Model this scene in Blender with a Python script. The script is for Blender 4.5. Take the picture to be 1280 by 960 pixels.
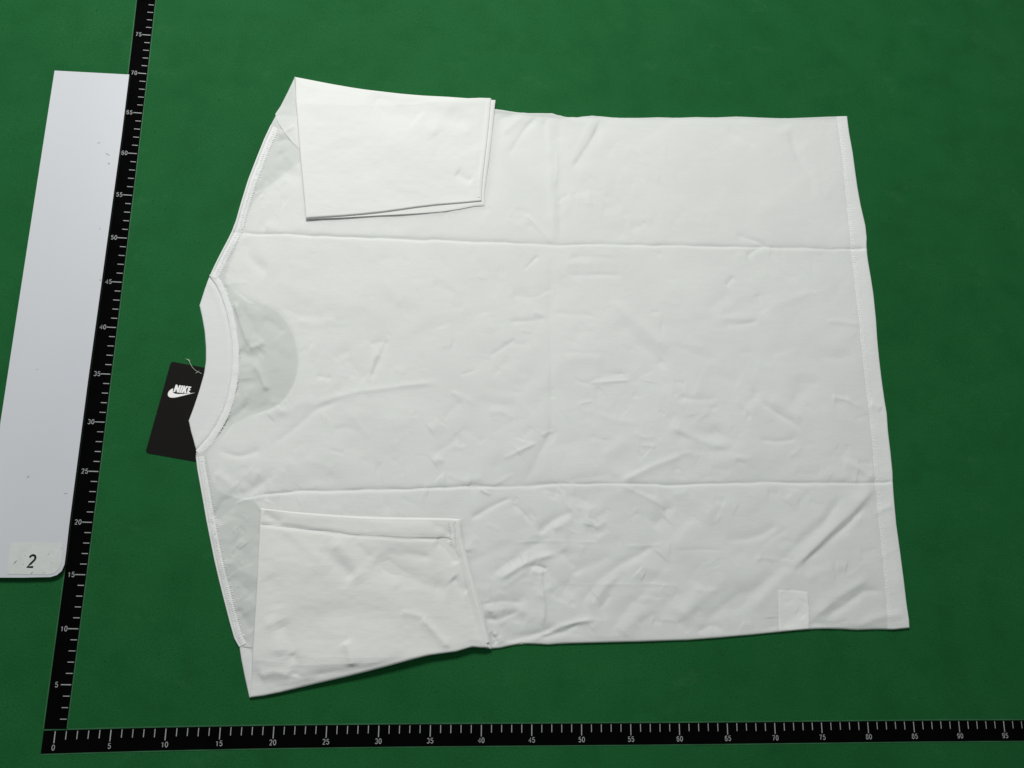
import bpy, math, random
import numpy as np
random.seed(7)
S = bpy.context.scene
for o in list(bpy.data.objects): bpy.data.objects.remove(o)

# ------------------------------------------------------------------ camera
# pose solved from the two measuring scales (units of the scales = cm)
RM = np.array([[0.994755445125649, 0.010803473141496678, 0.10170982922486756],
               [-0.032576612327211575, 0.9760856569716885, 0.21493151137844846],
               [-0.09695549866899418, -0.21711765294932267, 0.9713184627379535]])
CAM = np.array([34.31511411, 16.8584925, 83.32149878]) * 0.01
FOC = 988.841
cd = bpy.data.cameras.new("camera"); cam = bpy.data.objects.new("camera", cd)
S.collection.objects.link(cam); S.camera = cam
cd.sensor_fit = 'HORIZONTAL'; cd.sensor_width = 36.0; cd.lens = FOC / 1280 * 36
cd.clip_start = 0.02; cd.clip_end = 50
from mathutils import Matrix, Vector
M = Matrix([list(r) for r in RM.T]).to_4x4(); M.translation = Vector(CAM)
cam.matrix_world = M

# ------------------------------------------------------------------ light
w = bpy.data.worlds.new("World"); S.world = w; w.use_nodes = True
bg = w.node_tree.nodes["Background"]
bg.inputs[0].default_value = (0.93, 0.985, 1.0, 1); bg.inputs[1].default_value = 0.22

def area_lamp(name, loc, target, sx, sy, power, col):
    ld = bpy.data.lights.new(name, 'AREA'); ld.shape = 'RECTANGLE'
    ld.size = sx; ld.size_y = sy; ld.energy = power; ld.color = col
    lo = bpy.data.objects.new(name, ld); S.collection.objects.link(lo)
    lo.location = loc
    lo.rotation_euler = (Vector(target) - Vector(loc)).to_track_quat('-Z', 'Y').to_euler()
    return lo
area_lamp("ceiling_lamp", (0.10, 1.38, 1.32), (0.36, 0.42, 0.0), 0.80, 0.34, 27.2, (1.0, 0.99, 0.972))

S.view_settings.view_transform = 'Standard'; S.view_settings.look = 'None'
S.view_settings.gamma = 1.0; S.view_settings.use_curve_mapping = False
S.view_settings.exposure = 0.0
S.render.resolution_x = 1024; S.render.resolution_y = 768
S.render.engine = 'CYCLES'
S.cycles.transparent_max_bounces = 24

# ------------------------------------------------------------------ helpers
def at(u, v, z=0.0):
    """point of the photograph -> real place at height z (metres) above the table"""
    u = np.asarray(u, float); v = np.asarray(v, float); z = np.asarray(z, float)
    d = np.stack([(u - 640) / FOC, (480 - v) / FOC, -np.ones_like(u)], -1) @ RM
    t = (z - CAM[2]) / d[..., 2]
    return CAM + d * t[..., None]
def put(u, v, z):
    """same, the height added straight up from the table point"""
    p = at(u, v, 0.0).copy(); p[..., 2] = z
    return p
def prop(o, **k):
    for a, b in k.items():
        if b is not None: o[a] = b
    return o
def link(name, me, mat=None, parent=None):
    o = bpy.data.objects.new(name, me); S.collection.objects.link(o)
    if parent is not None: o.parent = parent
    if mat is not None: me.materials.clear(); me.materials.append(mat)
    return o
def empty(name, loc=(0, 0, 0)):
    o = bpy.data.objects.new(name, None); S.collection.objects.link(o); o.location = loc
    o.empty_display_size = 0.02
    return o
def np_mesh(name, V, F, smooth=True):
    V = np.asarray(V, np.float32).reshape(-1, 3); F = np.asarray(F, np.int32)
    me = bpy.data.meshes.new(name); k = F.shape[1]
    me.vertices.add(len(V)); me.vertices.foreach_set("co", V.ravel())
    me.loops.add(F.size); me.loops.foreach_set("vertex_index", F.ravel())
    me.polygons.add(len(F)); me.polygons.foreach_set("loop_start", np.arange(0, F.size, k, dtype=np.int32))
    me.polygons.foreach_set("loop_total", np.full(len(F), k, np.int32))
    me.polygons.foreach_set("use_smooth", np.full(len(F), smooth))
    me.update(calc_edges=True); me.validate()
    return me
def grid_faces(n, m):
    i = np.arange(n * m).reshape(n, m)
    return np.stack([i[:-1, :-1], i[1:, :-1], i[1:, 1:], i[:-1, 1:]], -1).reshape(-1, 4)
def up_faces(V, F):
    """make the faces look up"""
    a, b, c = V[F[:, 0]], V[F[:, 1]], V[F[:, 2]]
    n = np.cross(b - a, c - a)[:, 2].sum()
    return F[:, ::-1] if n < 0 else F
def grid_mesh(name, P):
    n, m = P.shape[:2]; V = P.reshape(-1, 3)
    return np_mesh(name, V, up_faces(V, grid_faces(n, m)))
def prism(name, pts, z0, z1, mat, parent=None, bevel=0.0, zs=None):
    """flat outline (world xy) given thickness; zs gives each point its own lift"""
    import bmesh
    bm = bmesh.new(); n = len(pts)
    a = [bm.verts.new((p[0], p[1], z0)) for p in pts]
    f = bm.faces.new(a)
    if f.normal.z > 0 or sum((pts[i][0] * pts[(i + 1) % n][1] - pts[(i + 1) % n][0] * pts[i][1]) for i in range(n)) > 0: f.normal_flip()
    r = bmesh.ops.extrude_face_region(bm, geom=[f])
    for e in r['geom']:
        if isinstance(e, bmesh.types.BMVert): e.co.z = z1
    if bevel:
        es = [e for e in bm.edges if all(abs(v.co.z - z1) < 1e-7 for v in e.verts) and e.is_manifold and len(e.link_faces) == 2 and abs(e.calc_face_angle(0)) > 1]
        bmesh.ops.bevel(bm, geom=es, offset=bevel, segments=3, affect='EDGES', profile=0.5)
    bmesh.ops.recalc_face_normals(bm, faces=bm.faces)
    me = bpy.data.meshes.new(name); bm.to_mesh(me); bm.free()
    return link(name, me, mat, parent)
def smooth_line(pts, n, passes=2):
    """Catmull-like resample of a polyline to n points by length"""
    p = np.asarray(pts, float)
    d = np.r_[0, np.cumsum(np.hypot(*np.diff(p, axis=0).T))]
    t = np.linspace(0, d[-1], n)
    q = np.stack([np.interp(t, d, p[:, 0]), np.interp(t, d, p[:, 1])], 1)
    k = max(1, int(n * passes / 400))
    for _ in range(passes * k):
        q[1:-1] = (q[:-2] + 2 * q[1:-1] + q[2:]) / 4
    return q
def coons(T, B, L, R, nu, nv, passes=6):
    T = smooth_line(T, nu, passes); B = smooth_line(B, nu, passes)
    L = smooth_line(L, nv, passes); R = smooth_line(R, nv, passes)
    u = np.linspace(0, 1, nu)[None, :, None]; v = np.linspace(0, 1, nv)[:, None, None]
    return ((1 - v) * T[None] + v * B[None] + (1 - u) * L[:, None] + u * R[:, None]
            - (1 - u) * (1 - v) * T[0] - u * (1 - v) * T[-1] - (1 - u) * v * B[0] - u * v * B[-1])

# smooth random fields
_rng = np.random.RandomState(11)
_TAB = _rng.rand(256, 256)
def vnoise(x, y, ox=0, oy=0):
    x = x + ox; y = y + oy
    xi = np.floor(x).astype(int); yi = np.floor(y).astype(int); fx = x - xi; fy = y - yi
    fx = fx ** 3 * (fx * (fx * 6 - 15) + 10); fy = fy ** 3 * (fy * (fy * 6 - 15) + 10)
    a = _TAB[yi % 256, xi % 256]; b = _TAB[yi % 256, (xi + 1) % 256]
    c = _TAB[(yi + 1) % 256, xi % 256]; d = _TAB[(yi + 1) % 256, (xi + 1) % 256]
    return (a + (b - a) * fx) * (1 - fy) + (c + (d - c) * fx) * fy - 0.5
def rot2(x, y, deg):
    c, s = math.cos(math.radians(deg)), math.sin(math.radians(deg)); return c * x + s * y, -s * x + c * y
def seg_dist(x, y, pts, closed=False):
    """distance to a polyline, side sign (+ = right of travel on the photo) and place along it 0..1"""
    p = np.asarray(pts, float)
    if closed: p = np.vstack([p, p[:1]])
    L = np.hypot(*np.diff(p, axis=0).T); tot = L.sum(); acc = 0
    best = np.full(x.shape, 1e9); side = np.zeros(x.shape); tt = np.zeros(x.shape)
    for i in range(len(p) - 1):
        dx, dy = (p[i + 1] - p[i]) / L[i]
        rx, ry = x - p[i, 0], y - p[i, 1]
        t = np.clip(rx * dx + ry * dy, 0, L[i])
        d = np.hypot(rx - t * dx, ry - t * dy); m = d < best
        best = np.where(m, d, best); side = np.where(m, np.sign(dx * ry - dy * rx), side)
        tt = np.where(m, (acc + t) / tot, tt); acc += L[i]
    return best, side, tt

# crease: points (photo), height mm (+ ridge, - valley), width on the upper/left and lower/right side
def creases(x, y, lst, gain=1.0):
    z = np.zeros(x.shape)
    for c in lst:
        pts, a, w0 = c[0], c[1], c[2]; w1 = c[3] if len(c) > 3 else w0
        q = np.asarray(pts, float); m = 3.2 * max(w0, w1) + 2
        k = (x > q[:, 0].min() - m) & (x < q[:, 0].max() + m) & (y > q[:, 1].min() - m) & (y < q[:, 1].max() + m)
        if not k.any(): continue
        if len(q) > 2:
            q = smooth_line(q, max(8, int(np.hypot(*np.diff(q, axis=0).T).sum() / 6)), 1)
        xx, yy = x[k], y[k]; fr = max(0.6, np.hypot(*np.diff(q, axis=0).T).sum() / (28 + 3 * max(w0, w1)))
        jit = 1.6 * vnoise(xx / 17, yy / 17, 3, 9)
        d, s, t = seg_dist(xx + jit, yy - jit, q)
        ww = np.where(s > 0, w1, w0) * (0.75 + 0.5 * (vnoise(t * fr * 1.6, t * 0 + q[0, 0]) + 0.5))
        tap = np.clip(np.sin(np.pi * np.clip(t, 0.0, 1.0)) * 2.2, 0, 1) if not (len(c) > 4 and c[4] == 'full') else 1.0
        e = np.sqrt((d / ww) ** 2 + 0.05) - math.sqrt(0.05)
        z[k] += a * tap * np.exp(-e ** 1.4) * (0.9 + 0.8 * vnoise(t * fr, t * 0 + q[0, 1]))
    return z * gain * 0.001

# ------------------------------------------------------------------ materials
def new_mat(name):
    m = bpy.data.materials.new(name); m.use_nodes = True; nt = m.node_tree
    return m, nt, nt.nodes["Principled BSDF"], nt.nodes["Material Output"]
def N(nt, t, **kw):
    n = nt.nodes.new(t)
    for k, v in kw.items():
        if isinstance(k, str) and k.startswith('i_'): n.inputs[int(k[2:])].default_value = v
        else: setattr(n, k, v)
    return n
def noise(nt, vec, scale, detail=2, rough=0.5, xyz=(1, 1, 1)):
    mp = N(nt, 'ShaderNodeMapping'); mp.inputs['Scale'].default_value = xyz
    n = N(nt, 'ShaderNodeTexNoise'); n.inputs['Scale'].default_value = scale
    n.inputs['Detail'].default_value = detail; n.inputs['Roughness'].default_value = rough
    nt.links.new(vec, mp.inputs[0]); nt.links.new(mp.outputs[0], n.inputs['Vector'])
    return n.outputs['Fac']
def ramp(nt, fac, stops):
    r = N(nt, 'ShaderNodeValToRGB'); e = r.color_ramp.elements
    while len(e) < len(stops): e.new(0.5)
    for k, (p, c) in enumerate(stops): e[k].position = p; e[k].color = (*c, 1) if len(c) == 3 else c
    nt.links.new(fac, r.inputs[0]); return r.outputs[0]

def fabric(name, col, see, trans=0.25, warm=0.0):
    m, nt, b, out = new_mat(name); L = nt.links.new
    tc = N(nt, 'ShaderNodeTexCoord'); v = tc.outputs['Object']
    blot = noise(nt, v, 14, 3)
    c = ramp(nt, blot, [(0.3, tuple(x * 0.975 for x in col)), (0.7, col)])
    L(c, b.inputs['Base Color']); b.inputs['Roughness'].default_value = 0.85
    b.inputs['Specular IOR Level'].default_value = 0.25
    b.inputs['Sheen Weight'].default_value = 0.12; b.inputs['Sheen Roughness'].default_value = 0.4
    # knit: slubs along the width and fine grain
    n1 = noise(nt, v, 360, 2, 0.6, (0.28, 1.6, 1)); n2 = noise(nt, v, 1000, 2, 0.6, (1, 1, 1)); n3 = noise(nt, v, 60, 4, 0.62, (0.6, 1.3, 1))
    bp1 = N(nt, 'ShaderNodeBump'); bp1.inputs['Distance'].default_value = 0.00022; bp1.inputs['Strength'].default_value = 0.5
    bp2 = N(nt, 'ShaderNodeBump'); bp2.inputs['Distance'].default_value = 0.00016; bp2.inputs['Strength'].default_value = 0.7
    bp3 = N(nt, 'ShaderNodeBump'); bp3.inputs['Distance'].default_value = 0.0012; bp3.inputs['Strength'].default_value = 0.32
    L(n1, bp1.inputs['Height']); L(n2, bp2.inputs['Height']); L(n3, bp3.inputs['Height'])
    L(bp3.outputs[0], bp1.inputs['Normal']); L(bp1.outputs[0], bp2.inputs['Normal']); L(bp2.outputs[0], b.inputs['Normal'])
    tl = N(nt, 'ShaderNodeBsdfTranslucent'); L(c, tl.inputs[0])
    mx = N(nt, 'ShaderNodeMixShader'); mx.inputs[0].default_value = trans
    L(b.outputs[0], mx.inputs[1]); L(tl.outputs[0], mx.inputs[2])
    tr = N(nt, 'ShaderNodeBsdfTransparent')
    m2 = N(nt, 'ShaderNodeMixShader'); m2.inputs[0].default_value = see
    L(mx.outputs[0], m2.inputs[1]); L(tr.outputs[0], m2.inputs[2]); L(m2.outputs[0], out.inputs[0])
    return m
COT = (0.875, 0.895, 0.87)
M_body = fabric("white_cotton_single", COT, 0.185, 0.22)
M_backed = fabric("white_cotton_over_label", (0.875, 0.89, 0.86), 0.06, 0.12)
M_under = fabric("white_cotton_under", COT, 0.08, 0.15)
M_hem = fabric("white_cotton_double", (0.825, 0.845, 0.825), 0.05, 0.12)
M_sleeve = fabric("white_cotton_sleeve", (0.815, 0.828, 0.80), 0.05, 0.12)
M_rib = fabric("white_rib_knit", (0.80, 0.82, 0.81), 0.05, 0.12)
M_thread = fabric("white_thread", (0.87, 0.88, 0.87), 0.0, 0.05)
M_label = fabric("white_satin_label", (0.86, 0.86, 0.83), 0.0, 0.05)

def plain(name, col, rough, spec=0.5, bump=0.0, scale=900, var=0.0):
    m, nt, b, out = new_mat(name); L = nt.links.new
    v = N(nt, 'ShaderNodeTexCoord').outputs['Object']
    n = noise(nt, v, scale, 3, 0.6)
    if var:
        L(ramp(nt, noise(nt, v, 30, 4, 0.6), [(0.3, tuple(x * (1 - var) for x in col)), (0.7, tuple(x * (1 + var) for x in col))]), b.inputs['Base Color'])
    else: b.inputs['Base Color'].default_value = (*col, 1)
    b.inputs['Roughness'].default_value = rough; b.inputs['Specular IOR Level'].default_value = spec
    if bump:
        bp = N(nt, 'ShaderNodeBump'); bp.inputs['Distance'].default_value = 0.0002; bp.inputs['Strength'].default_value = bump
        L(n, bp.inputs['Height']); L(bp.outputs[0], b.inputs['Normal'])
    return m
M_scale = plain("black_scale_vinyl", (0.0012, 0.0012, 0.0013), 0.8, 0.02, 0.15, 600, 0.3)
M_print = plain("grey_white_print", (0.33, 0.34, 0.34), 0.6, 0.2, 0, 300, 0.18)
M_film = plain("pale_film_edge", (0.03, 0.115, 0.05), 0.6, 0.15, 0.2, 700, 0.25)
M_ink = plain("black_ink", (0.008, 0.008, 0.009), 0.7, 0.1)
M_card = plain("black_card", (0.0050, 0.0044, 0.0040), 0.6, 0.10, 0.2, 1200, 0.1)
M_white = plain("white_print", (0.84, 0.84, 0.83), 0.5, 0.3)
M_cord = plain("clear_plastic_cord", (0.45, 0.52, 0.40), 0.3, 0.5)
M_rim = plain("green_reflection_rim", (0.03, 0.045, 0.035), 0.5, 0.3)  # board sides: dark green reflection of the table put into the colour

def board_mat():
    m, nt, b, out = new_mat("white_laminate"); L = nt.links.new
    v = N(nt, 'ShaderNodeTexCoord').outputs['Object']
    base = ramp(nt, noise(nt, v, 5, 3, 0.5, (1, .3, 1)), [(0.3, (0.52, 0.54, 0.57)), (0.7, (0.565, 0.58, 0.605))])
    sc = noise(nt, v, 90, 5, 0.7, (1.6, 0.7, 1))
    dirt = ramp(nt, sc, [(0.70, (1, 1, 1)), (0.78, (0.72, 0.74, 0.74))])
    mx = N(nt, 'ShaderNodeMix', data_type='RGBA', blend_type='MULTIPLY'); mx.inputs[0].default_value = 0.7
    L(base, mx.inputs[6]); L(dirt, mx.inputs[7]); L(mx.outputs[2], b.inputs['Base Color'])
    b.inputs['Roughness'].default_value = 0.42; b.inputs['Specular IOR Level'].default_value = 0.35
    return m
M_board = board_mat()
def tape_mat():
    m, nt, b, out = new_mat("clear_matt_tape"); L = nt.links.new
    v = N(nt, 'ShaderNodeTexCoord').outputs['Object']
    a = noise(nt, v, 130, 4, 0.65); s = noise(nt, v, 260, 3, 0.7, (1.0, 0.45, 1))
    c = ramp(nt, a, [(0.3, (0.53, 0.56, 0.55)), (0.7, (0.59, 0.62, 0.60))])
    d = ramp(nt, s, [(0.71, (1, 1, 1)), (0.76, (0.55, 0.57, 0.55))])
    mx = N(nt, 'ShaderNodeMix', data_type='RGBA', blend_type='MULTIPLY'); mx.inputs[0].default_value = 0.8
    L(c, mx.inputs[6]); L(d, mx.inputs[7]); L(mx.outputs[2], b.inputs['Base Color'])
    b.inputs['Roughness'].default_value = 0.5
    bp = N(nt, 'ShaderNodeBump'); bp.inputs['Distance'].default_value = 0.0006; bp.inputs['Strength'].default_value = 0.4
    L(a, bp.inputs['Height']); L(bp.outputs[0], b.inputs['Normal'])
    return m
M_tape = tape_mat()
def mat_green():
    m, nt, b, out = new_mat("green_cutting_mat"); L = nt.links.new
    v = N(nt, 'ShaderNodeTexCoord').outputs['Object']
    big = noise(nt, v, 3.2, 3, 0.55); mid = noise(nt, v, 24, 5, 0.62); fine = noise(nt, v, 620, 3, 0.7); streak = noise(nt, v, 26, 6, 0.75, (0.8, 1.1, 1))
    c1 = ramp(nt, big, [(0.3, (0.0094, 0.088, 0.0235)), (0.7, (0.0116, 0.103, 0.0280))])
    c2 = ramp(nt, mid, [(0.30, (0.84, 0.86, 0.85)), (0.5, (1, 1, 1)), (0.75, (1.22, 1.08, 1.14))])
    c3 = ramp(nt, fine, [(0.25, (0.60, 0.66, 0.64)), (0.5, (1, 1, 1)), (0.78, (1.5, 1.2, 1.3))])
    def mul(a, c, f=1.0, mode='MULTIPLY'):
        q = N(nt, 'ShaderNodeMix', data_type='RGBA', blend_type=mode); q.inputs[0].default_value = f
        L(a, q.inputs[6]); L(c, q.inputs[7]); return q.outputs[2]
    col = mul(mul(c1, c2, 0.8), c3, 0.8)
    # dust: pale specks gathered in patches
    sp = noise(nt, v, 900, 2, 0.8); pt = noise(nt, v, 9, 4, 0.65)
    a = ramp(nt, sp, [(0.62, (0, 0, 0)), (0.70, (1, 1, 1))]); bb = ramp(nt, pt, [(0.44, (0.10, 0.10, 0.10)), (0.64, (1, 1, 1))])
    k = mul(a, bb)
    q = N(nt, 'ShaderNodeMix', data_type='RGBA'); L(k, q.inputs[0]); L(col, q.inputs[6]); q.inputs[7].default_value = (0.075, 0.17, 0.085, 1)
    # soft chalky smears
    sm = ramp(nt, streak, [(0.58, (0, 0, 0)), (0.82, (0.26, 0.26, 0.26))])
    q2 = N(nt, 'ShaderNodeMix', data_type='RGBA'); L(sm, q2.inputs[0]); L(q.outputs[2], q2.inputs[6]); q2.inputs[7].default_value = (0.06, 0.17, 0.08, 1)
    # dark pin specks
    dk = noise(nt, v, 340, 1, 0.5); dd = ramp(nt, dk, [(0.215, (0.35, 0.4, 0.4)), (0.25, (1, 1, 1))])
    L(mul(q2.outputs[2], dd, 0.9), b.inputs['Base Color'])
    b.inputs['Roughness'].default_value = 0.7; b.inputs['Specular IOR Level'].default_value = 0.05
    bp = N(nt, 'ShaderNodeBump'); bp.inputs['Distance'].default_value = 0.0003; bp.inputs['Strength'].default_value = 0.35
    L(fine, bp.inputs['Height']); L(bp.outputs[0], b.inputs['Normal'])
    return m
M_green = mat_green()

# ------------------------------------------------------------------ table
nx, ny = 60, 50
gx, gy = np.meshgrid(np.linspace(-0.9, 1.9, nx), np.linspace(-0.8, 1.7, ny))
table = link("table_top", grid_mesh("table_top", np.stack([gx, gy, np.zeros_like(gx)], -1)), M_green)
prop(table, kind="structure", label="flat green matt table surface with fine dust specks", )

# plain sans digits drawn as strokes (unit box 0.56 wide, 1 high)
def arc(cx, cy, rx, ry, a0, a1, n=10): return [(cx + rx * math.cos(math.radians(a0 + (a1 - a0) * i / n)), cy + ry * math.sin(math.radians(a0 + (a1 - a0) * i / n))) for i in range(n + 1)]
DIG = {
 '0': [arc(.28, .5, .22, .44, 90, 450, 20)],
 '1': [[(.12, .72), (.24, .80), (.32, .94), (.32, .06)]],
 '2': [arc(.28, .70, .21, .24, 165, -30, 10) + [(.26, .30), (.07, .06), (.50, .06)]],
 '3': [arc(.27, .71, .19, .23, 150, -85, 9), arc(.27, .29, .22, .24, 85, -155, 10)],
 '4': [[(.40, .06), (.40, .94), (.05, .30), (.54, .30)]],
 '5': [[(.47, .94), (.15, .94), (.10, .52)] + arc(.28, .34, .22, .28, 125, -155, 11)],
 '6': [arc(.30, .62, .22, .32, 40, 175, 8) + [(.075, .35)], arc(.29, .32, .205, .27, 90, 450, 16)],
 '7': [[(.06, .93), (.50, .93), (.34, .60), (.22, .06)]],
 '8': [arc(.28, .72, .18, .22, 90, 450, 14), arc(.28, .28, .22, .23, 90, 450, 14)],
 '9': [arc(.27, .68, .205, .27, 90, 450, 16), [(.485, .65)] + arc(.26, .38, .22, .32, 5, -140, 8)]}
def digits_mesh(text, h, th, shear=0.0, adv=0.62):
    V, F = [], []; W = adv * (len(text) - 1) + 0.56
    for k, c in enumerate(text):
        for st in DIG[c]:
            p = np.array(st); closed = np.allclose(p[0], p[-1])
            d = np.gradient(p, axis=0)
            if closed: d[0] = d[-1] = p[1] - p[-2]
            d /= np.hypot(*d.T)[:, None]; n = np.c_[-d[:, 1], d[:, 0]] * th / 2
            for i in range(len(p)):
                for sg in (1, -1):
                    q_ = p[i] + n[i] * sg + (k * adv - W / 2, -.5); V.append(((q_[0] + shear * q_[1]) * h, q_[1] * h, 0))
            b = len(V) - 2 * len(p)
            for i in range(len(p) - 1): F.append((b + 2 * i, b + 2 * i + 1, b + 2 * i + 3, b + 2 * i + 2))
    V = np.array(V); F = np.array(F)
    for j, f in enumerate(F):
        if np.cross(V[f[1]] - V[f[0]], V[f[2]] - V[f[0]])[2] < 0: F[j] = f[::-1]
    return np_mesh("numeral", V, F, False)

# ------------------------------------------------------------------ measuring scales
LT = {75:(189.3,44.5),70:(184.2,93),65:(178.2,141.7),60:(172.3,192.5),55:(166.2,244.5),50:(159.8,298.2),45:(153,353.2),40:(146.5,409.7),35:(139.3,468),30:(132,527.7),25:(124.3,589.6),20:(116.4,653),15:(107.8,718.5),10:(99.5,785.9),5:(90.2,855.8)}
BT = {0:(69.8,912.8),5:(139.2,911.2),10:(208.1,909.3),15:(275.9,908),20:(342.5,907),25:(408.5,906.3),30:(474,905.6),35:(538.2,905.2),40:(601.7,904.9),45:(664.5,904.5),50:(727,904.2),55:(788,904),60:(848.5,903.5),65:(908.7,902.9),70:(968,902.5),90:(1197.5,900.6),95:(1253.7,900.3)}
def knots(T):
    k = sorted(T); p = np.array([at(*T[i])[:2] for i in k]); return np.array(k, float), p
def curve(T, t):
    """smooth low-order fit through the measured marks so the strip bends as it lies"""
    k, p = knots(T)
    s = (k - 45) / 50; u = (np.asarray(t, float) - 45) / 50
    return np.stack([np.polyval(np.polyfit(s, p[:, j], 5), u) for j in (0, 1)], -1)
def extrap(T, t):
    t = np.asarray(t, float); k, _ = knots(T); lo, hi = k[0], k[-1]
    c = curve(T, np.clip(t, lo, hi)); e = 2.0
    a = (curve(T, np.array([lo + e])) - curve(T, np.array([lo])))[0] / e
    b = (curve(T, np.array([hi])) - curve(T, np.array([hi - e])))[0] / e
    return c + np.where(t < lo, t - lo, 0)[:, None] * a + np.where(t > hi, t - hi, 0)[:, None] * b
def scale_strip(T, t0, t1, out, name, label, tick_hi, tick_len, num_off, num_rot, nums):
    """out = unit vector from the marked edge across the strip"""
    out = np.array(out, float)
    t = np.linspace(t0, t1, 120); e = extrap(T, t)
    root = empty(name, (e[0, 0], e[0, 1], 0)); prop(root, label=label, category="ruler", group="black measuring scales laid on the table")
    inv = Vector(root.location)
    def strip(nm, a, b, z0, z1, mat):
        A = e + out * a; B = e + out * b
        rows = [np.c_[A, np.full(len(A), z0)], np.c_[A, np.full(len(A), z1)], np.c_[B, np.full(len(A), z1)], np.c_[B, np.full(len(A), z0)]]
        P = np.stack(rows, 0) - np.array(inv)
        me = grid_mesh(nm, P); 
        for pl in me.polygons: pl.use_smooth = False
        return link(nm, me, mat, root)
    strip("scale_strip", 0.0, 0.02, 0.0, 0.0006, M_scale)
    strip("edge_film", -0.0013, -0.0001, 0.0, 0.00035, M_film)
    strip("edge_film", 0.0201, 0.0212, 0.0, 0.00035, M_film)
    V, F = [], []
    for i in tick_hi:
        c = extrap(T, np.array([i]))[0]; d = extrap(T, np.array([i + .1]))[0] - extrap(T, np.array([i - .1]))[0]; d /= np.hypot(*d)
        ln = tick_len[1] if i % 5 == 0 else tick_len[0]; hw = 0.00045 if i % 5 == 0 else 0.00038
        j = len(V); a = c + out * (0.0006 + random.uniform(0, .0003)); b = c + out * (ln + random.uniform(-.0003, .0003))
        for q in (a - d * hw, a + d * hw, b + d * hw, b - d * hw): V.append((q[0] - inv[0], q[1] - inv[1], 0.00075))
        F.append((j, j + 1, j + 2, j + 3))
    V = np.array(V); me = np_mesh("tick_marks", V, up_faces(V, np.array(F)), False); link("tick_marks", me, M_print, root)
    for i in nums:
        me = digits_mesh(str(i), 0.0051, 0.125, 0.0, 0.70)
        o = link("numeral", me, M_print, root)
        c = extrap(T, np.array([i]))[0] + out * num_off
        o.location = (c[0] - inv[0], c[1] - inv[1], 0.00078); o.rotation_euler[2] = num_rot
    return root
le = at(172.5, 0)[:2]
scale_strip(LT, 1.15, 86, (-1, 0.012), "measuring_scale", "black upright scale strip numbered 5 to 75 along the left side, beside the white board",
            range(2, 86), (0.0068, 0.0100), 0.0139, 0.0, range(5, 86, 5))
scale_strip(BT, -1.05, 110, (0, -1), "measuring_scale", "black scale strip numbered 0 to 95 running along the bottom, below the t-shirt",
            range(0, 110), (0.0080, 0.0112), 0.0149, 0.0, range(0, 110, 5))

# ------------------------------------------------------------------ white board with the number tape
BZ = 0.0055
bp_px = [(68, 88), (161.5, 93), (152, 170), (142, 243), (126, 360), (110, 476), (101, 545), (92.5, 610), (86, 660), (82.5, 692), (80.5, 706), (77, 714), (71, 719), (63, 721.5), (30, 722), (-4, 722), (-22, 722), (0, 530), (20, 400), (44, 244)]
bw = [at(u, v, BZ)[:2] for u, v in bp_px]
board = prism("white_board", bw, 0.0004, BZ, M_board, None, 0.0003)
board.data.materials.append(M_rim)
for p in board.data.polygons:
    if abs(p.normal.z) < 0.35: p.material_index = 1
prop(board, label="long narrow white laminate board lying left of the upright black scale", category="board")
tape = [at(u, v, BZ + .0002)[:2] for u, v in [(13, 678.5), (40, 678), (79, 679), (78.5, 690), (77, 703), (74, 711), (68, 716.5), (60, 718.3), (30, 718.0), (9, 717.5), (10, 700)]]
tp = prism("number_label", tape, BZ + 0.0001, BZ + 0.0003, M_tape, board)
me = digits_mesh('2', 0.0128, 0.15, 0.12)
me.name = "numeral"; o = link("numeral", me, M_ink, tp); c = at(39.8, 701.3, BZ); o.location = (c[0], c[1], BZ + 0.0005)
# small scratches on the tape and scuffs on the board
def scratch(a, b, wd, mat, nm, parent):
    A, B = at(*a, BZ)[:2], at(*b, BZ)[:2]; d = (B - A) / np.hypot(*(B - A)); n = np.array([-d[1], d[0]]) * wd; Mi = (A + B) / 2
    V = np.array([[*A, 0], [*(Mi - n), 0], [*B, 0], [*(Mi + n), 0]]); V[:, 2] = BZ + 0.00045
    link(nm, np_mesh(nm, V, up_faces(V, np.array([[0, 1, 2, 3]])), False), mat, parent)
M_scuff = plain("grey_scuff", (0.17, 0.18, 0.17), 0.6); M_scuff2 = plain("pale_scuff", (0.42, 0.44, 0.44), 0.6)
for a, b, wd, mt in [((16.5, 705.5), (22, 700), .0004, M_scuff), ((38.5, 717.5), (41.5, 714.5), .00045, M_scuff), ((59.5, 694.5), (62, 691), .0005, M_scuff2), ((53, 717), (57, 715), .0004, M_scuff2), ((30, 694.5), (33, 694.8), .0003, M_scuff2), ((76, 687), (78, 684), .0003, M_scuff2), ((28, 706), (30, 705), .0003, M_scuff2), ((63, 703.5), (66, 703), .0003, M_scuff2)]:
    scratch(a, b, wd, mt, "scratch", tp)
for a, b, wd, mt in [((131.5, 191), (137.5, 194.5), .0006, M_scuff2), ((134.5, 204), (137.5, 204.5), .0011, M_scuff2), ((33.5, 597), (37, 594), .0006, M_scuff2), ((79, 617), (85, 616.3), .0003, M_scuff2), ((121, 179), (126, 178), .0003, M_scuff2), ((45, 462), (48, 461), .0002, M_scuff2), ((124.5, 285.5), (125.5, 286.5), .0004, M_scuff), ((125, 349), (126, 351), .0005, M_scuff)]:
    scratch(a, b, wd, mt, "scuff", board)

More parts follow.
